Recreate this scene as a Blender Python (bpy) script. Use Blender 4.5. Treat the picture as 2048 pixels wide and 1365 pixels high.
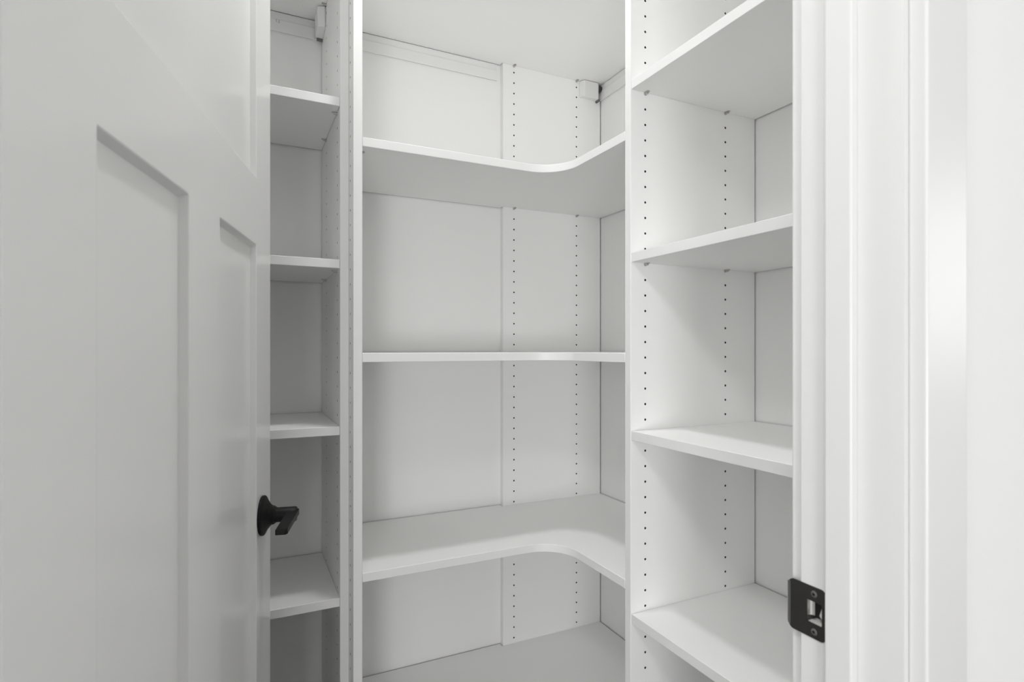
import bpy, bmesh, math
from mathutils import Vector, Matrix

# ------------------------------------------------------------------ reset
for o in list(bpy.data.objects):
    bpy.data.objects.remove(o, do_unlink=True)
scene = bpy.context.scene
COL = scene.collection
R = math.radians
H = 1.20                      # eye height of the camera above the floor

# ------------------------------------------------------------------ camera
cd = bpy.data.cameras.new('camera')
cd.sensor_fit = 'HORIZONTAL'
cd.sensor_width = 36.0
cd.lens = 36.0 * 1125.4 / 2048
cd.shift_y = 15.5 / 2048
cd.clip_start = 0.01
cd.dof.use_dof = True
cd.dof.focus_distance = 1.35
cd.dof.aperture_fstop = 7.0
cam = bpy.data.objects.new('camera', cd)
COL.objects.link(cam)
cam.location = (0, 0, H)
cam.rotation_euler = (R(90), 0, R(-25.655))
scene.camera = cam

# ------------------------------------------------------------------ light and exposure
scene.view_settings.view_transform = 'Standard'
scene.view_settings.look = 'None'
scene.view_settings.exposure = 0.10
scene.view_settings.gamma = 1.0
scene.view_settings.use_curve_mapping = False
try:
    scene.cycles.diffuse_bounces = 10
    scene.cycles.max_bounces = 14
    scene.cycles.sample_clamp_indirect = 6.0
except Exception:
    pass
w = bpy.data.worlds.new('world')
scene.world = w
w.use_nodes = True
bg = w.node_tree.nodes['Background']
bg.inputs[0].default_value = (1.0, 1.0, 0.99, 1)
bg.inputs[1].default_value = 0.3


def area(name, loc, rot, size, power, shape='DISK', size_y=None, spread=180):
    l = bpy.data.lights.new(name, 'AREA')
    l.shape = shape
    l.size = size
    if size_y:
        l.size_y = size_y
    l.energy = power
    l.color = (1.0, 0.999, 0.998)
    l.spread = R(spread)
    o = bpy.data.objects.new(name, l)
    COL.objects.link(o)
    o.location = loc
    o.rotation_euler = rot
    return o


PANTRY_LAMP = (0.37, 1.00, 2.452)
ROOM_LAMPS = [(-0.50, -0.20, 2.452)]
area('pantry_lamp', PANTRY_LAMP, (0, 0, 0), 0.12, 5.8)
for p in ROOM_LAMPS:
    area('room_lamp', p, (0, 0, 0), 0.40, 12.0)
# daylight through the windows of the room in front of the pantry
area('window_daylight', (-3.45, -3.36, 1.25), (R(90), 0, 0), 1.2, 36.0, 'RECTANGLE', 1.9)
area('window_daylight', (-1.50, -3.36, 0.75), (R(90), 0, 0), 1.0, 56.0, 'RECTANGLE', 1.0)
area('window_daylight', (3.10, -1.15, 1.56), (R(90), 0, R(90)), 2.0, 13.0, 'RECTANGLE', 0.8)


# ------------------------------------------------------------------ materials
def mat(name, col, rough=0.5, metal=0.0, bump=0.0, bscale=300.0, var=0.0, spec=0.5, coat=0.0):
    m = bpy.data.materials.new(name)
    m.use_nodes = True
    nt = m.node_tree
    b = nt.nodes['Principled BSDF']
    b.inputs['Base Color'].default_value = (*col, 1)
    b.inputs['Roughness'].default_value = rough
    b.inputs['Metallic'].default_value = metal
    b.inputs['Specular IOR Level'].default_value = spec
    if coat:
        b.inputs['Coat Weight'].default_value = coat
    tc = nt.nodes.new('ShaderNodeTexCoord')
    n = nt.nodes.new('ShaderNodeTexNoise')
    n.inputs['Scale'].default_value = bscale
    n.inputs['Detail'].default_value = 4
    nt.links.new(tc.outputs['Object'], n.inputs['Vector'])
    if bump > 0:
        bp = nt.nodes.new('ShaderNodeBump')
        bp.inputs['Strength'].default_value = bump
        bp.inputs['Distance'].default_value = 0.001
        nt.links.new(n.outputs['Fac'], bp.inputs['Height'])
        nt.links.new(bp.outputs['Normal'], b.inputs['Normal'])
    if var > 0:
        mr = nt.nodes.new('ShaderNodeMapRange')
        mr.inputs['To Min'].default_value = 1 - var
        mr.inputs['To Max'].default_value = 1 + var
        nt.links.new(n.outputs['Fac'], mr.inputs['Value'])
        mx = nt.nodes.new('ShaderNodeVectorMath')
        mx.operation = 'MULTIPLY'
        mx.inputs[0].default_value = col
        nt.links.new(mr.outputs['Result'], mx.inputs[1])
        nt.links.new(mx.outputs['Vector'], b.inputs['Base Color'])
    return m


M_MEL = mat('white_melamine', (0.88, 0.88, 0.874), 0.42, bump=0.04, bscale=900, var=0.008)
M_BOARD_SHADE = mat('raw_board_painted_shade', (0.050, 0.048, 0.044), 0.9, var=0.15, bscale=700)  # raw board darkened below its tan; shade of holes and gaps in the colour
M_EDGE = mat('edge_band', (0.81, 0.81, 0.804), 0.40, bump=0.03, bscale=900)
M_WALL = mat('wall_paint', (0.86, 0.86, 0.855), 0.75, bump=0.10, bscale=160, var=0.006)
M_TRIM = mat('trim_enamel', (0.775, 0.775, 0.77), 0.36, bump=0.05, bscale=90, var=0.004)
M_DOOR = mat('door_enamel', (0.80, 0.80, 0.794), 0.22, bump=0.02, bscale=120, var=0.004)
M_CEIL = mat('ceiling_paint', (0.85, 0.85, 0.84), 0.9, bump=0.15, bscale=120)
M_FLOOR = mat('wood_floor', (0.18, 0.178, 0.175), 0.45, bump=0.1, bscale=30, var=0.12)
M_BLACK = mat('matte_black_metal', (0.005, 0.005, 0.005), 0.50, 0.0, bump=0.03, bscale=1500, spec=0.22)
M_BRONZE = mat('dark_strike_metal', (0.030, 0.029, 0.027), 0.45, 0.3, bump=0.12, bscale=2500, var=0.2)
M_LIP = mat('pale_strike_lip', (0.15, 0.15, 0.145), 0.4, 0.3, bump=0.05, bscale=1500)  # paler than the plate
M_NICK = mat('nickel', (0.52, 0.51, 0.50), 0.34, 0.7, bump=0.03, bscale=1200)
M_ZINC = mat('bright_zinc', (0.72, 0.71, 0.69), 0.28, 0.9, bump=0.03, bscale=1200)
M_PLAS = mat('white_plastic', (0.80, 0.80, 0.794), 0.4, bump=0.02, bscale=600)
M_RAIL = mat('white_rail', (0.80, 0.80, 0.794), 0.38, bump=0.02, bscale=400)
M_DARK = mat('dark_steel', (0.06, 0.06, 0.058), 0.5, 0.4, bump=0.03, bscale=900)
M_SCREW = mat('worn_screw_head', (0.16, 0.158, 0.15), 0.45, 0.4, bump=0.05, bscale=2500)
M_INK = mat('grey_pencil', (0.12, 0.12, 0.12), 0.8)
M_PRIME = mat('primed_wood', (0.78, 0.77, 0.74), 0.7, bump=0.2, bscale=200)
M_LENS = bpy.data.materials.new('lamp_diffuser')
M_LENS.use_nodes = True
_b = M_LENS.node_tree.nodes['Principled BSDF']
_b.inputs['Emission Color'].default_value = (1, 0.99, 0.97, 1)
_b.inputs['Emission Strength'].default_value = 3.0


# ------------------------------------------------------------------ helpers
def link(name, bm, mats, parent=None, origin=None, bevel=0.0, seg=2, smooth=None, local=False):
    """World-space bmesh -> ONE mesh object with its origin at its base centre (or at ORIGIN)."""
    bmesh.ops.recalc_face_normals(bm, faces=bm.faces[:])
    if origin is None:
        xs = [v.co.x for v in bm.verts]; ys = [v.co.y for v in bm.verts]; zs = [v.co.z for v in bm.verts]
        origin = Vector(((min(xs) + max(xs)) / 2, (min(ys) + max(ys)) / 2, min(zs)))
    origin = Vector(origin)
    for v in bm.verts:
        v.co -= origin
    me = bpy.data.meshes.new(name)
    bm.to_mesh(me)
    bm.free()
    if not isinstance(mats, (list, tuple)):
        mats = [mats]
    for m in mats:
        me.materials.append(m)
    if smooth is not None:
        for p in me.polygons:
            p.use_smooth = True
        me.set_sharp_from_angle(angle=R(smooth))
    o = bpy.data.objects.new(name, me)
    COL.objects.link(o)
    o.location = origin
    if parent is not None:
        o.parent = parent
        if not local:
            o.location = origin - parent.location
    if bevel:
        b = o.modifiers.new('edge_round', 'BEVEL')
        b.width = bevel
        b.segments = seg
        b.limit_method = 'ANGLE'
        b.angle_limit = R(35)
    return o


def tag(o, label, cat, group=None, kind=None):
    if label:
        o['label'] = label
    if cat:
        o['category'] = cat
    if group:
        o['group'] = group
    if kind:
        o['kind'] = kind
    return o


def empty(name, loc, rz=0.0):
    e = bpy.data.objects.new(name, None)
    e.empty_display_size = 0.05
    COL.objects.link(e)
    e.location = loc
    e.rotation_euler = (0, 0, rz)
    return e


def box(bm, x0, x1, y0, y1, z0, z1, mi=0):
    vs = [bm.verts.new((x, y, z)) for z in (z0, z1) for y in (y0, y1) for x in (x0, x1)]
    for f in ((0, 1, 3, 2), (4, 5, 7, 6), (0, 1, 5, 4), (2, 3, 7, 6), (0, 2, 6, 4), (1, 3, 7, 5)):
        fc = bm.faces.new([vs[i] for i in f])
        fc.material_index = mi
    return bm


def B(*a):
    return box(bmesh.new(), *a)


def prism(bm, pts, z0, z1, mi=0):
    """Outline in XY extruded along Z."""
    lo = [bm.verts.new((x, y, z0)) for x, y in pts]
    hi = [bm.verts.new((x, y, z1)) for x, y in pts]
    fs = [bm.faces.new(lo[::-1]), bm.faces.new(hi)]
    n = len(pts)
    for i in range(n):
        fs.append(bm.faces.new((lo[i], lo[(i + 1) % n], hi[(i + 1) % n], hi[i])))
    for f in fs:
        f.material_index = mi
    return bm


def lathe(bm, prof, fr, n=32, mi=0):
    """prof = [(radius, height)], fr(u, v, h) -> point."""
    rings = []
    for r, h in prof:
        if r < 1e-6:
            rings.append([bm.verts.new(fr(0, 0, h))])
        else:
            rings.append([bm.verts.new(fr(r * math.cos(2 * math.pi * i / n), r * math.sin(2 * math.pi * i / n), h)) for i in range(n)])
    for a, b in zip(rings, rings[1:]):
        for i in range(n):
            q = [a[i % len(a)], a[(i + 1) % len(a)], b[(i + 1) % len(b)], b[i % len(b)]]
            q2 = []
            for v in q:
                if v not in q2:
                    q2.append(v)
            if len(q2) > 2:
                f = bm.faces.new(q2)
                f.material_index = mi
    return bm


# ------------------------------------------------------------------ room measurements
CEIL = 2.47
XR, YB = 1.0685, 1.5670            # right wall face, back wall face of the pantry
XL = -0.4300                       # left wall face
YF = 0.4310                        # inner face of the door wall
YO = 0.3217                        # outer face of the door wall
JR, JL = 0.5690, -0.1660           # faces of the right and left door jambs
HEAD = 2.052
TOP = 2.134                        # top of the upright panels

# ------------------------------------------------------------------ setting
def struct(name, bm, m, label=None, **k):
    o = link(name, bm, m, **k)
    return tag(o, label, None, kind='structure')


RX0, RX1, RY0 = -4.2, 3.2, -3.5    # the room in front of the pantry
struct('floor', B(RX0, RX1, RY0, YB + 0.1, -0.05, 0), M_FLOOR, 'plain brown floor under pantry and room')
struct('ceiling', B(RX0, RX1, RY0, YB + 0.1, CEIL, CEIL + 0.1), M_CEIL, 'flat white ceiling above pantry and room')
struct('wall_back', B(XL - 0.1, XR + 0.1, YB, YB + 0.1, 0, CEIL), M_WALL, 'white painted wall behind the corner shelves')
struct('wall_right', B(XR, XR + 0.1, YF, YB, 0, CEIL), M_WALL, 'white painted wall behind the right shelves')
struct('wall_left', B(XL - 0.1, XL, YF, YB, 0, CEIL), M_WALL, 'white painted side wall behind the open door')
bm = bmesh.new()
box(bm, RX0, JL - 0.02, YO, YF, 0, CEIL)
box(bm, JR + 0.02, RX1, YO, YF, 0, CEIL)
box(bm, JL - 0.02, JR + 0.02, YO, YF, HEAD + 0.02, CEIL)
struct('wall_front', bm, M_WALL, 'bright painted wall right of the door casing')
bm = bmesh.new()
box(bm, RX0 - 0.1, RX0, RY0, YF, 0, CEIL)
struct('wall_room_left', bm, M_WALL)
struct('wall_room_right', B(RX1, RX1 + 0.1, RY0, YF, 0, CEIL), M_WALL)
struct('wall_room_back', B(RX0 - 0.1, RX1 + 0.1, RY0 - 0.1, RY0, 0, CEIL), M_WALL)

# door frame: jambs, stops, casings, strike plate -----------------------------------------------
frame = empty('trim_1', (JR, YO, 0))
tag(frame, 'white painted door frame with casing at right', None, kind='structure')
ZS = H - 0.2911                                     # height of latch and strike
# right jamb with the latch pocket cut into its face
PY0, PY1, PZ0, PZ1, PD = 0.4040, 0.4245, ZS - 0.0130, ZS + 0.0130, 0.0160
bm = bmesh.new()
gy, gz = [YO, PY0, PY1, YF], [0, PZ0, PZ1, HEAD]
for i in range(3):
    for j in range(3):
        if i == 1 and j == 1:
            continue
        bm.faces.new([bm.verts.new((JR, y, z)) for y, z in ((gy[i], gz[j]), (gy[i + 1], gz[j]), (gy[i + 1], gz[j + 1]), (gy[i], gz[j + 1]))])
X2 = JR + 0.019
for q in (((X2, YO, 0), (X2, YF, 0), (X2, YF, HEAD), (X2, YO, HEAD)), ((JR, YO, 0), (X2, YO, 0), (X2, YO, HEAD), (JR, YO, HEAD)),
          ((JR, YF, 0), (X2, YF, 0), (X2, YF, HEAD), (JR, YF, HEAD)), ((JR, YO, HEAD), (X2, YO, HEAD), (X2, YF, HEAD), (JR, YF, HEAD))):
    bm.faces.new([bm.verts.new(p) for p in q])
a = [(JR, y, z) for y, z in ((PY0, PZ0), (PY1, PZ0), (PY1, PZ1), (PY0, PZ1))]
b = [(JR + PD, y, z) for _, y, z in a]
for i in range(4):
    f = bm.faces.new([bm.verts.new(p) for p in (a[i], a[(i + 1) % 4], b[(i + 1) % 4], b[i])])
    f.material_index = 1 if i in (0, 2) else 2
f = bm.faces.new([bm.verts.new(p) for p in b])
f.material_index = 2  # pocket sides and back carry its shade as dark colour
bmesh.ops.remove_doubles(bm, verts=bm.verts, dist=1e-6)
link('jamb', bm, [M_TRIM, M_PRIME, M_BOARD_SHADE], frame)
link('jamb', B(JL - 0.019, JL, YO, YF, 0, HEAD), M_TRIM, frame, bevel=0.001)
link('head_jamb', B(JL - 0.019, JR + 0.019, YO, YF, HEAD, HEAD + 0.019), M_TRIM, frame, bevel=0.001)
SY0, SY1, SP = 0.3660, 0.3956, 0.0110
link('door_stop', B(JR - SP, JR - 0.0001, SY0, SY1, 0, HEAD), M_TRIM, frame, bevel=0.0022, seg=3)
link('door_stop', B(JL + 0.0001, JL + SP, SY0, SY1, 0, HEAD), M_TRIM, frame, bevel=0.0022, seg=3)
link('door_stop', B(JL + SP, JR - SP, SY0, SY1, HEAD - SP, HEAD), M_TRIM, frame, bevel=0.0022, seg=3)
CW, CT, RV = 0.0680, 0.0172, 0.0062                 # casing width, thickness, reveal
for (y0, y1) in ((YO - CT, YO), (YF, YF + CT)):
    link('casing', B(JR + RV, JR + RV + CW, y0, y1, 0, HEAD + RV), M_TRIM, frame, bevel=0.0025, seg=3)
    link('casing', B(JL - RV - CW, JL - RV, y0, y1, 0, HEAD + RV), M_TRIM, frame, bevel=0.0025, seg=3)
    link('head_casing', B(JL - RV - CW, JR + RV + CW, y0, y1, HEAD + RV, HEAD + RV + CW), M_TRIM, frame, bevel=0.0025, seg=3)

# strike plate: full-lip plate with a latch hole, bent lip, tang and two screws
def rrect(y0, y1, z0, z1, r, n=6):
    pts = []
    for cy, cz, a0 in ((y1 - r, z1 - r, 0), (y0 + r, z1 - r, 90), (y0 + r, z0 + r, 180), (y1 - r, z0 + r, 270)):
        for i in range(n + 1):
            t = R(a0 + 90 * i / n)
            pts.append((cy + r * math.cos(t), cz + r * math.sin(t)))
    return pts


SH = 0.0285
yn, yf = 0.4005, 0.4462                             # plate ends; beyond yf the lip bends back
outer = rrect(yn, yf + 0.0, ZS - SH, ZS + SH, 0.0062)
inner = rrect(0.4052, 0.4236, ZS - 0.0122, ZS + 0.0122, 0.0022)
xa, xb = JR - 0.0012, JR + 0.0004
bm = bmesh.new()
def plate_x(y, base):                               # the lip curves away from the opening
    return base
for X in (xa, xb):
    o_ = [bm.verts.new((plate_x(y, X), y, z)) for y, z in outer]
    i_ = [bm.verts.new((X, y, z)) for y, z in inner]
    n = len(o_)
    for k in range(n):
        bm.faces.new((o_[k], o_[(k + 1) % n], i_[(k + 1) % n], i_[k]))
    if X == xa:
        oa, ia = o_, i_
n = len(oa)
for k in range(n):
    bm.faces.new((oa[k], oa[(k + 1) % n], o_[(k + 1) % n], o_[k]))
    bm.faces.new((ia[k], ia[(k + 1) % n], i_[(k + 1) % n], i_[k]))
sp = link('strike_plate', bm, M_BRONZE, frame)
tag(sp, 'dark bronze strike plate', None)
bm = bmesh.new()                                    # bent lip along the far edge
prev = None
for k in range(7):
    t = k / 6
    y = yf - 0.0022 + 0.0070 * t
    x = xa - 0.0003 + 0.0046 * t * t
    zz = SH - 0.0036 - 0.0030 * t * t
    cur = [bm.verts.new((x, y, ZS - zz)), bm.verts.new((x, y, ZS + zz)), bm.verts.new((x + 0.0014, y - 0.0004, ZS + zz)), bm.verts.new((x + 0.0014, y - 0.0004, ZS - zz))]
    if prev:
        for i in range(4):
            bm.faces.new((prev[i], prev[(i + 1) % 4], cur[(i + 1) % 4], cur[i]))
    else:
        bm.faces.new(cur)
    prev = cur
bm.faces.new(prev)
lp = link('lip', bm, M_LIP, sp, smooth=40, local=True)
lp.location = lp.location - frame.location - sp.location
def under(o, parent):                               # place a sub-part built in world space
    o.location = o.location - frame.location - parent.location
for dz in (-0.0208, 0.0208):
    bm = bmesh.new()
    cy = 0.4142
    fr = lambda u, v, h, cy=cy, dz=dz: Vector((xa - h, cy + u, ZS + dz + v))
    lathe(bm, [(0.0, 0.0008), (0.0012, 0.0008), (0.0020, 0.0012), (0.0036, 0.0005), (0.0038, -0.0006)], fr, 20)
    s_ = link('screw', bm, M_SCREW, sp, smooth=50, local=True)
    under(s_, sp)
    bm = bmesh.new()
    for (hw, hh) in ((0.0016, 0.0004), (0.0004, 0.0016)):
        box(bm, xa - 0.0015, xa - 0.0007, cy - hw, cy + hw, ZS + dz - hh, ZS + dz + hh)
    s2 = link('screw_slot', bm, M_BLACK, sp, local=True)
    under(s2, sp)
bm = bmesh.new()                                    # bright tang curling into the pocket
prev = None
TR = 0.0050
for k in range(11):
    t = R(100 * k / 10)
    y = 0.4240 - TR * (1 - math.cos(t))
    x = JR - 0.0006 + 1.3 * TR * math.sin(t)
    cur = [bm.verts.new((x, y, ZS - 0.0062)), bm.verts.new((x, y, ZS + 0.0116)), bm.verts.new((x + 0.0010, y + 0.0008, ZS + 0.0116)), bm.verts.new((x + 0.0010, y + 0.0008, ZS - 0.0062))]
    if prev:
        for i in range(4):
            bm.faces.new((prev[i], prev[(i + 1) % 4], cur[(i + 1) % 4], cur[i]))
    else:
        bm.faces.new(cur)
    prev = cur
bm.faces.new(prev)
tg = link('tang', bm, M_ZINC, sp, smooth=40, local=True)
tag(tg, 'bright bent metal tang', None)
under(tg, sp)

bm = bmesh.new()                                    # splintered block of jamb wood left beside the latch hole
lo = [bm.verts.new(p) for p in ((JR + 0.0012, 0.4052, ZS - 0.0068), (JR + 0.0075, 0.4142, ZS - 0.0050), (JR + 0.0150, 0.4050, ZS - 0.0068))]
hi = [bm.verts.new(p) for p in ((JR + 0.0012, 0.4052, ZS + 0.0080), (JR + 0.0075, 0.4095, ZS + 0.0105), (JR + 0.0150, 0.4050, ZS + 0.0112))]
bm.faces.new(lo)
bm.faces.new(hi)
for k in range(3):
    bm.faces.new((lo[k], lo[(k + 1) % 3], hi[(k + 1) % 3], hi[k]))
wc = link('wood_splinter', bm, M_PRIME, sp, local=True)
under(wc, sp)

# ------------------------------------------------------------------ the open door
DW, DT = 0.7318, 0.035
d = Vector((math.sin(R(13.895)), math.cos(R(13.895)), 0))
fx, fy = 0.0478, 1.1417
door = empty('door_1', (fx - DW * d.x, fy - DW * d.y, 0), R(90 - 13.895))
tag(door, 'white three-panel door swung open at the left', None, kind='structure')
# local frame: x from the hinge edge to the free edge, y = 0 is the face towards the camera, +y into the slab
DZ0, DZ1 = 0.012, 2.040
c1, c2, c3, c4 = DW - 0.6229, DW - 0.4226, DW - 0.3074, DW - 0.1057
zl0, zl1, zu0, zu1 = 0.24, H + 0.1750, H + 0.2876, 1.925
opens = [(c1, c2, zl0, zl1), (c3, c4, zl0, zl1), (c1, c4, zu0, zu1)]
REC, SL = 0.0090, 0.0055
gx = [0, c1, c2, c3, c4, DW]
gz = [DZ0, zl0, zl1, zu0, zu1, DZ1]
bm = bmesh.new()
def is_open(xm, zm):
    return any(a_ < xm < b_ and e_ < zm < f_ for a_, b_, e_, f_ in opens)
for Y in (0, DT):
    for i in range(5):
        for j in range(5):
            if not is_open((gx[i] + gx[i + 1]) / 2, (gz[j] + gz[j + 1]) / 2):
                bm.faces.new([bm.verts.new((x, Y, z)) for x, z in ((gx[i], gz[j]), (gx[i + 1], gz[j]), (gx[i + 1], gz[j + 1]), (gx[i], gz[j + 1]))])
for (x, z), (x2, z2) in (((0, DZ0), (DW, DZ0)), ((DW, DZ0), (DW, DZ1)), ((DW, DZ1), (0, DZ1)), ((0, DZ1), (0, DZ0))):
    bm.faces.new([bm.verts.new(p) for p in ((x, 0, z), (x2, 0, z2), (x2, DT, z2), (x, DT, z))])
for (a_, b_, e_, f_) in opens:
    for Y, sg in ((0, 1), (DT, -1)):
        o_ = [(x, Y, z) for x, z in ((a_, e_), (b_, e_), (b_, f_), (a_, f_))]
        i_ = [(x, Y + sg * REC, z) for x, z in ((a_ + SL, e_ + SL), (b_ - SL, e_ + SL), (b_ - SL, f_ - SL), (a_ + SL, f_ - SL))]
        xs_ = [g for g in gx if a_ <= g <= b_]
        for k in range(4):
            p0, p1, q0, q1 = o_[k], o_[(k + 1) % 4], i_[k], i_[(k + 1) % 4]
            run = [p0, p1]
            if k in (0, 2) and len(xs_) > 2:            # share the vertices of the neighbouring stiles
                mid = [(g, Y, p0[2]) for g in xs_[1:-1]]
                run = [p0] + (mid if k == 0 else mid[::-1]) + [p1]
            bm.faces.new([bm.verts.new(p) for p in run + [q1, q0]])
bmesh.ops.remove_doubles(bm, verts=bm.verts, dist=1e-6)
link('door_frame', bm, M_DOOR, door, origin=(0, 0, 0), local=True, bevel=0.0012, seg=2)
for (a_, b_, e_, f_) in opens:
    bm = box(bmesh.new(), a_ + SL - 0.002, b_ - SL + 0.002, REC, DT - REC, e_ + SL - 0.002, f_ - SL + 0.002)
    link('door_panel', bm, M_DOOR, door, origin=((a_ + b_) / 2, 0, e_), local=True)
# lever handles, one on each face
for sg, y0 in ((-1, 0.0), (1, DT)):
    hx = DW - 0.070
    hd = bpy.data.objects.new('door_handle', None)
    hd.empty_display_size = 0.03
    COL.objects.link(hd)
    hd.parent = door
    hd.location = (hx, y0, ZS)
    if sg == -1:
        tag(hd, 'matte black lever handle', None)
    fr = lambda u, v, h, sg=sg: Vector((u, sg * h, v))
    bm = bmesh.new()
    lathe(bm, [(0.0, 0), (0.0330, 0), (0.0342, 0.0012), (0.0342, 0.0046), (0.0328, 0.0062), (0.0290, 0.0080), (0.0240, 0.0108), (0.0190, 0.0148), (0.0166, 0.0178), (0.0, 0.0178)], fr, 48)
    link('rose', bm, M_BLACK, hd, origin=(0, 0, 0), smooth=35, local=True)
    bm = bmesh.new()
    lathe(bm, [(0.0, 0.0170), (0.0156, 0.0170), (0.0162, 0.0182), (0.0162, 0.0208), (0.0150, 0.0222), (0.0140, 0.0226), (0.0140, 0.0240), (0.0, 0.0240)], fr, 40)
    link('collar', bm, M_BLACK, hd, origin=(0, 0, 0), smooth=35, local=True)
    bm = bmesh.new()
    lathe(bm, [(0.0, 0.0235), (0.0126, 0.0235), (0.0128, 0.0560), (0.0118, 0.0580), (0.0, 0.0580)], fr, 40)
    link('shank', bm, M_BLACK, hd, origin=(0, 0, 0), smooth=35, local=True)
    bm = bmesh.new()
    pts = [(0.012, 0.0430), (0.012, 0.0580), (0.0085, 0.0612), (-0.102, 0.0612), (-0.1065, 0.0580), (-0.1065, 0.0430), (-0.010, 0.0430)]
    lo = [bm.verts.new(fr(u, -0.0040 if u > -0.05 else -0.0034, h)) for u, h in pts]
    hi = [bm.verts.new(fr(u, 0.0066 if u > -0.05 else 0.0056, h)) for u, h in pts]
    bm.faces.new(lo)
    bm.faces.new(hi)
    for k in range(len(pts)):
        bm.faces.new((lo[k], lo[(k + 1) % len(pts)], hi[(k + 1) % len(pts)], hi[k]))
    link('lever', bm, M_BLACK, hd, origin=(0, 0, 0), bevel=0.0012, seg=2, local=True)
for z in (0.22, 1.02, 1.82):
    bm = bmesh.new()
    lathe(bm, [(0.0, 0), (0.006, 0), (0.006, 0.09), (0.0, 0.09)], lambda u, v, h, z=z: Vector((-0.002 + u, DT + 0.004 + v, z + h)), 16)
    box(bm, -0.0012, 0.0002, 0.006, DT, z, z + 0.09)
    link('hinge', bm, M_BLACK, door, origin=(0, DT, z), local=True)

# ------------------------------------------------------------------ upright panels with shelf-pin holes
def upright(name, frm, D, z0, z1, T, faces, grid, label, chamf=0.0009):
    """frm(u, t, z): u from the front edge to the wall, t through the thickness. faces: {0 or 1: [u of each hole row]}."""
    bm = bmesh.new()
    V = lambda u, t, z: bm.verts.new(frm(u, t, z))
    c = chamf
    for side in (0, 1):
        t0 = 0.0 if side == 0 else T
        dirn = 1 if side == 0 else -1
        rows = sorted(faces.get(side, []))
        cuts = [c]
        for u in rows:
            cuts += [u - 0.009, u + 0.009]
        cuts.append(D)
        for k in range(0, len(cuts) - 1, 2):
            bm.faces.new([V(cuts[k], t0, z0), V(cuts[k + 1], t0, z0), V(cuts[k + 1], t0, z1), V(cuts[k], t0, z1)])
        k0 = math.ceil((z0 + 0.05 - grid) / 0.032)
        k1 = math.floor((z1 - 0.05 - grid) / 0.032)
        for u in rows:
            za, zb = grid + k0 * 0.032 - 0.016, grid + k1 * 0.032 + 0.016
            for (p, q) in ((z0, za), (zb, z1)):
                bm.faces.new([V(u - 0.009, t0, p), V(u + 0.009, t0, p), V(u + 0.009, t0, q), V(u - 0.009, t0, q)])
            hw, hh, r, dep = 0.009, 0.016, 0.0025, 0.0085
            per = [(hw, 0), (hw, hh), (hw / 3, hh), (-hw / 3, hh), (-hw, hh), (-hw, 0), (-hw, -hh), (-hw / 3, -hh), (hw / 3, -hh), (hw, -hh)]
            ang = [0, 45, 75, 105, 135, 180, 225, 255, 285, 315]
            for kk in range(k0, k1 + 1):
                z = grid + kk * 0.032
                po = [V(u + a_, t0, z + b_) for a_, b_ in per]
                ri = [V(u + r * math.cos(R(g)), t0, z + r * math.sin(R(g))) for g in ang]
                rd = [V(u + r * math.cos(R(g)), t0 + dirn * dep, z + r * math.sin(R(g))) for g in ang]
                n = len(per)
                for i in range(n):
                    j = (i + 1) % n
                    bm.faces.new((po[i], po[j], ri[j], ri[i]))
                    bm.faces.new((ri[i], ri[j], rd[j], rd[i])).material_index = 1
                bm.faces.new(rd).material_index = 1  # hole lining painted dark for the shade inside
    for (u0, t0, u1, t1) in ((c, 0, 0, c), (0, c, 0, T - c), (0, T - c, c, T), (D, 0, D, T)):
        f = bm.faces.new([V(u0, t0, z0), V(u1, t1, z0), V(u1, t1, z1), V(u0, t0, z1)])
        f.material_index = 1 if u0 == D else 2  # raw back edge coloured dark for shade in the wall gap
    sec = [(c, 0), (0, c), (0, T - c), (c, T), (D, T), (D, 0)]
    for z in (z0, z1):
        bm.faces.new([V(u, t, z) for u, t in sec])
    o = link(name, bm, [M_MEL, M_BOARD_SHADE, M_EDGE])
    return tag(o, label, 'panel')


TH = 0.019
GAP = 0.0030
XF = 0.7130                                          # front line of the right-wall shelving
AY = YB - 0.0002                                     # panel A stands against the back wall
# hole grids (height of one hole above the floor)
GA, GB, GC, GD = H + 0.0125, H + 0.0138, H + 0.0122, H + 0.0115
upright('side_panel', lambda u, t, z: Vector((XF + u, YB - 0.019 + t - 0.0002, z)), XR - XF - GAP, 0, TOP, TH, {0: [0.037, 0.261]}, GA,
        'white drilled upright panel flat against the back wall beside the corner')
BY = 0.9270
upright('side_panel', lambda u, t, z: Vector((XF + u, BY + t, z)), XR - XF - GAP, 0, TOP, TH, {0: [0.037, 0.261], 1: [0.037, 0.261]}, GB,
        'white drilled upright panel between the curved corner shelves and right shelf bay')
EY = YF + 0.0015
upright('side_panel', lambda u, t, z: Vector((XF + u, EY + TH - t, z)), XR - XF - GAP, 0, TOP, TH, {0: [0.037, 0.261]}, GB,
        'white upright panel hidden behind the door frame at right')
CX, CYF = 0.1920, 1.2615
upright('side_panel', lambda u, t, z: Vector((CX + t, CYF + u, z)), YB - CYF - GAP, 0, TOP, TH, {0: [0.0375, 0.215]}, GC,
        'white drilled upright panel on the right side of the narrow shaded bay')
DX, DYF = CX + TH + 0.0004, 1.2114
upright('side_panel', lambda u, t, z: Vector((DX + t, DYF + u, z)), YB - DYF - GAP, 0, TOP, TH, {0: [0.037], 1: [0.037, 0.261]}, GD,
        'deeper white upright panel at the left end of the curved corner shelves')
LX = XL + 0.002
upright('side_panel', lambda u, t, z: Vector((LX + TH - t, CYF + u, z)), YB - CYF - GAP, 0, TOP, TH, {0: [0.0375, 0.215]}, GC,
        'white upright panel against the left wall behind the door')

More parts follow.
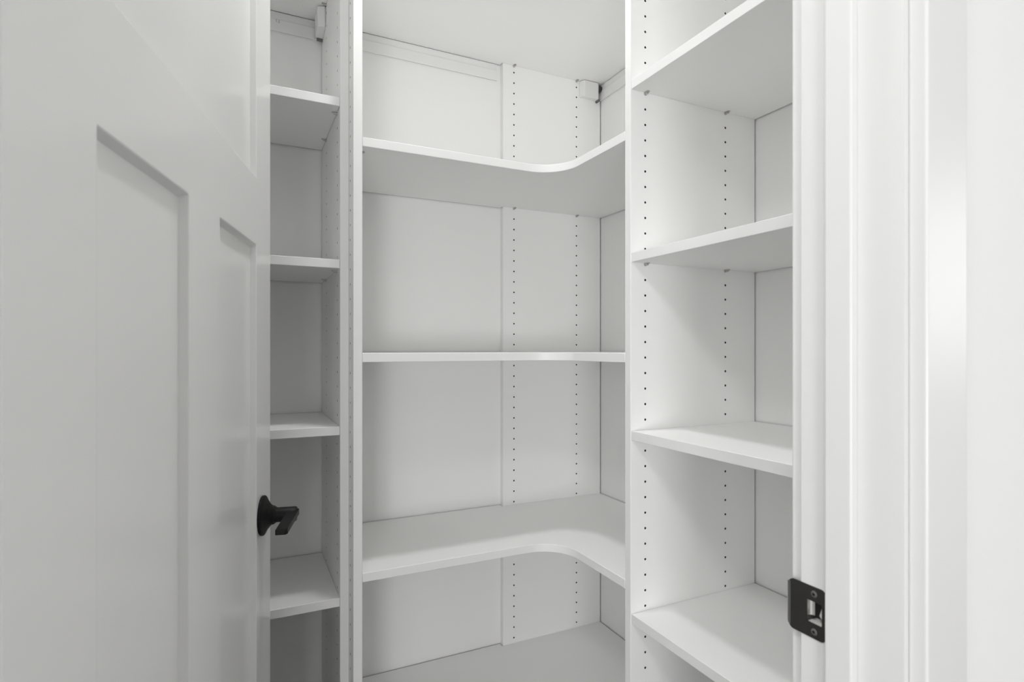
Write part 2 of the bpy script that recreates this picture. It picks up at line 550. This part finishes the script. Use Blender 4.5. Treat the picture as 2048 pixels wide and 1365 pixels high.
# ------------------------------------------------------------------ shelves
def shelf(pts, zu, label, group, name='shelf', bev=0.0008):
    bm = bmesh.new()
    prism(bm, pts, H + zu, H + zu + TH)
    for f in bm.faces:                              # banded front edges, raw wall edges darkened with painted gap shade
        if abs(f.normal.z) < 0.5 or f.calc_center_median().z == 0:
            c = f.calc_center_median()
            zs = [v.co.z for v in f.verts]
            if max(zs) - min(zs) > 0.01:
                f.material_index = 1 if (c.y > YB - 0.01 or c.x > XR - 0.01) else 2
    o = link(name, bm, [M_MEL, M_BOARD_SHADE, M_EDGE], bevel=bev, seg=2, smooth=30)
    return tag(o, label, 'shelf', group)


e = 0.0004
def rect(x0, x1, y0, y1):
    return [(x0, y0), (x1, y0), (x1, y1), (x0, y1)]

# left bay
LS = rect(LX + TH + e, CX - e, CYF + 0.0005, YB - GAP)
for zu, lab in ((0.8667, 'top shelf of the narrow left bay, under the ceiling'), (0.5267, 'upper shelf of the narrow left bay with two pins below'),
                (0.1747, 'second shelf down in the narrow left bay, just above eye level'), (-0.1875, 'left bay shelf just above the black door handle'),
                (-0.5597, 'lowest visible shelf of the narrow left bay, below the door handle')):
    shelf(LS, zu, lab, 'shelves of the narrow left bay', 'shelf')
# right bay
RS = rect(XF + 0.0015, XR - GAP, EY + TH + e, BY - e)
for zu, lab in ((0.8667, 'top shelf of the right bay, above the picture'), (0.5283, 'highest visible shelf of the right bay, seen from underneath'),
                (0.1763, 'second shelf down in the right bay, seen from underneath'), (-0.1865, 'third shelf down in the right bay, lit along its front'),
                (-0.5590, 'lowest visible shelf of the right bay, behind the strike plate')):
    shelf(RS, zu, lab, 'shelves of the right bay')
# corner: L-shaped with a swept inner corner, notched round the upright against the back wall
RAD = 0.086
SY = DYF + 0.0005
def corner_outline():
    pts = [(DX + TH + e, SY)]
    cx, cy = XF - RAD, SY - RAD
    for i in range(21):
        t = R(90 - 90 * i / 20)
        pts.append((cx + RAD * math.cos(t), cy + RAD * math.sin(t)))
    pts += [(XF, BY + TH + e), (XR - GAP, BY + TH + e), (XR - GAP, YB - 0.0192 - e), (XF - 0.002, YB - 0.0192 - e), (XF - 0.002, YB - GAP), (DX + TH + e, YB - GAP)]
    return pts
for zu, lab in ((0.8660, 'flat top shelf over the whole corner bay, seen from underneath'), (0.4303, 'upper curved corner shelf, seen from underneath'),
                (-0.0285, 'middle curved corner shelf at eye level, seen edge on'), (-0.4957, 'lower curved corner shelf with its sweeping front edge'),
                (-0.9195, 'bottom corner shelf at the lower edge of the picture')):
    shelf(corner_outline(), zu, lab, 'swept shelves of the corner bay', 'corner_shelf')

# ------------------------------------------------------------------ shelf pins
def pin_mesh():
    bm = bmesh.new()
    fr = lambda u, v, h: Vector((u, h, v))
    lathe(bm, [(0.0, -0.0060), (0.0023, -0.0060), (0.0023, 0.0), (0.0034, 0.0001), (0.0034, 0.0012), (0.0026, 0.0014), (0.0026, 0.0080), (0.0, 0.0080)], fr, 16)
    pts = [(-0.0035, 0.0012), (0.0035, 0.0012), (0.0035, 0.0100), (0.0022, 0.0118), (-0.0022, 0.0118), (-0.0035, 0.0100)]
    lo = [bm.verts.new((u, h, 0.0008)) for u, h in pts]
    hi = [bm.verts.new((u, h, 0.0024)) for u, h in pts]
    bm.faces.new(lo)
    bm.faces.new(hi)
    for k in range(6):
        bm.faces.new((lo[k], lo[(k + 1) % 6], hi[(k + 1) % 6], hi[k]))
    bmesh.ops.recalc_face_normals(bm, faces=bm.faces[:])
    me = bpy.data.meshes.new('shelf_pin')
    bm.to_mesh(me)
    bm.free()
    for p in me.polygons:
        p.use_smooth = True
    me.set_sharp_from_angle(angle=R(35))
    me.materials.append(M_NICK)
    return me


PIN = pin_mesh()
def pin(x, y, zu, rz, label):
    o = bpy.data.objects.new('shelf_pin', PIN)
    COL.objects.link(o)
    o.location = (x, y, H + zu - 0.0026)
    o.rotation_euler = (0, 0, rz)
    tag(o, label, 'shelf pin', 'nickel pins holding the shelves')

PC = R(90)                                           # out of panel C towards -X
for zu, nm in ((0.5267, 'upper'), (0.1747, 'second')):
    pin(CX, CYF + 0.0375, zu, PC, 'front nickel pin under the %s shelf of the left bay' % nm)
    pin(CX, CYF + 0.215, zu, PC, 'rear nickel pin under the %s shelf of the left bay' % nm)
pin(CX, CYF + 0.215, 0.8667, PC, 'nickel pin above the left white bracket cover')
pin(DX + TH, DYF + 0.037, 0.4303, R(-90), 'nickel pin at the left end of the upper curved shelf')
AYF = YB - 0.0192
for dx, nm in ((0.037, 'left'), (0.261, 'right')):
    pin(XF + dx, AYF, 0.4303, R(180), '%s nickel pin under the back of the upper curved shelf' % nm)
    pin(XF + dx, AYF, 0.8660, R(180), '%s nickel pin under the back of the corner top shelf' % nm)
for zu, nm in ((0.5283, 'highest visible'), (0.1763, 'second')):
    pin(XF + 0.037, BY, zu, R(180), 'front nickel pin under the %s shelf of the right bay' % nm)
    pin(XF + 0.261, BY, zu, R(180), 'rear nickel pin under the %s shelf of the right bay' % nm)

# ------------------------------------------------------------------ hanging rails and bracket covers under the top shelves
Z0, Z1, Z2 = H + 0.8140, H + 0.8465, H + 0.8640
def rail(p0, p1, wall, label):
    """wall 'y': on the back wall between x = p0 and p1; 'x': on the right wall between y = p0 and p1."""
    bm = bmesh.new()
    sec = [(0, Z0 + 0.003), (0.0050, Z0 + 0.002), (0.0058, Z0), (0.0076, Z0), (0.0080, Z0 + 0.0015), (0.0080, Z1 - 0.003), (0.0070, Z1 - 0.0008), (0.0050, Z1), (0.0050, Z2), (0, Z2)]
    f = (lambda p, t, z: Vector((p, YB - 0.0002 - t, z))) if wall == 'y' else (lambda p, t, z: Vector((XR - 0.0002 - t, p, z)))
    a_ = [bm.verts.new(f(p0, t, z)) for t, z in sec]
    b_ = [bm.verts.new(f(p1, t, z)) for t, z in sec]
    bm.faces.new(a_)
    bm.faces.new(b_)
    for k in range(len(sec)):
        bm.faces.new((a_[k], a_[(k + 1) % len(sec)], b_[(k + 1) % len(sec)], b_[k]))
    o = link('hanging_rail', bm, M_RAIL)
    return tag(o, label, 'rail')

r1 = rail(LX + TH + 0.001, CX - 0.001, 'y', 'white rail with pencil marks on the back wall of the left bay')
rail(DX + TH + 0.001, 0.6985, 'y', 'long white rail on the back wall under the corner top shelf')
rail(BY + TH + 0.001, YB - 0.022, 'x', 'white rail on the right wall beside the corner bracket cover')
fc = bpy.data.curves.new('pencil_marks', 'FONT')
fc.body = 'I. J.'
fc.size = 0.0088
fc.extrude = 0.00008
fc.materials.append(M_INK)
tmp = bpy.data.objects.new('pencil_marks_curve', fc)
COL.objects.link(tmp)
me = bpy.data.meshes.new_from_object(tmp.evaluated_get(bpy.context.evaluated_depsgraph_get()))
bpy.data.objects.remove(tmp)
tx = bpy.data.objects.new('pencil_marks', me)
COL.objects.link(tx)
tx.parent = r1
tx.rotation_euler = (R(90), 0, 0)
tx.location = Vector((0.0785, YB - 0.0002 - 0.0083, H + 0.8375)) - r1.location

# covers: rounded white caps hiding the suspension brackets
def cover(frm, label):
    """frm(a, t, z): a from the wall outwards, t out of the panel face."""
    root = empty('bracket_cover', frm(0.045, 0.0, H + 0.812))
    tag(root, label, 'bracket cover')
    bm = bmesh.new()
    z0, z1 = H + 0.8130, H + 0.8640
    base = [(0.020, 0), (0.080, 0), (0.0845, 0.004), (0.0780, 0.0185), (0.0740, 0.0205), (0.024, 0.0205), (0.0205, 0.0185)]
    lo = [bm.verts.new(frm(a_, t * 0.92 if t > 0.01 else t, z0)) for a_, t in base]
    hi = [bm.verts.new(frm(a_, t, z1)) for a_, t in base]
    bm.faces.new(lo)
    bm.faces.new(hi)
    for k in range(len(base)):
        bm.faces.new((lo[k], lo[(k + 1) % len(base)], hi[(k + 1) % len(base)], hi[k]))
    link('cap', bm, M_PLAS, root, bevel=0.0012, seg=2)
    bm = bmesh.new()
    lathe(bm, [(0, 0.001), (0.0044, 0.001), (0.0044, 0.015), (0, 0.015)], lambda u, v, h: frm(0.0180 + u, h, H + 0.8110 + v), 16)
    tag(link('hook_pin', bm, M_SCREW, root, smooth=35), 'grey steel pin under the cap', None)
    bm = bmesh.new()
    pts = [(0.0062, H + 0.8430), (0.0200, H + 0.8330), (0.0200, H + 0.8600), (0.0062, H + 0.8560)]
    lo = [bm.verts.new(frm(a_, 0.004, z)) for a_, z in pts]
    hi = [bm.verts.new(frm(a_, 0.0165, z)) for a_, z in pts]
    bm.faces.new(lo)
    bm.faces.new(hi)
    for k in range(4):
        bm.faces.new((lo[k], lo[(k + 1) % 4], hi[(k + 1) % 4], hi[k]))
    hk = link('bracket_hook', bm, M_DARK, root)
    tag(hk, 'dark steel hook behind the cap', None)

cover(lambda a_, t, z: Vector((XR - a_, AYF - t, z)), 'white plastic bracket cover in the corner beside the right wall')
cover(lambda a_, t, z: Vector((CX - t, YB - a_, z)), 'white plastic bracket cover at the top of the left bay')

# ------------------------------------------------------------------ ceiling lamps (fixtures of the area lamps above)
def lamp(p, label, r):
    root = empty('ceiling_light', (p[0], p[1], CEIL))
    tag(root, label, 'light')
    fr = lambda u, v, h: Vector((p[0] + u, p[1] + v, CEIL - h))
    bm = bmesh.new()
    lathe(bm, [(r + 0.004, 0.0), (r + 0.025, 0.0), (r + 0.025, 0.006), (r + 0.006, 0.012), (r + 0.004, 0.012), (r + 0.004, 0.0)], fr, 40)
    link('trim_ring', bm, M_PLAS, root, smooth=35)
    bm = bmesh.new()
    lathe(bm, [(0.0, 0.004), (r + 0.004, 0.004), (r + 0.004, 0.008), (0.0, 0.010)], fr, 40)
    link('diffuser', bm, M_LENS, root, smooth=35)

lamp(PANTRY_LAMP, 'small round ceiling light inside the pantry above the shelves', 0.06)
lamp(ROOM_LAMPS[0], 'large round ceiling light of the room in front of the pantry', 0.20)
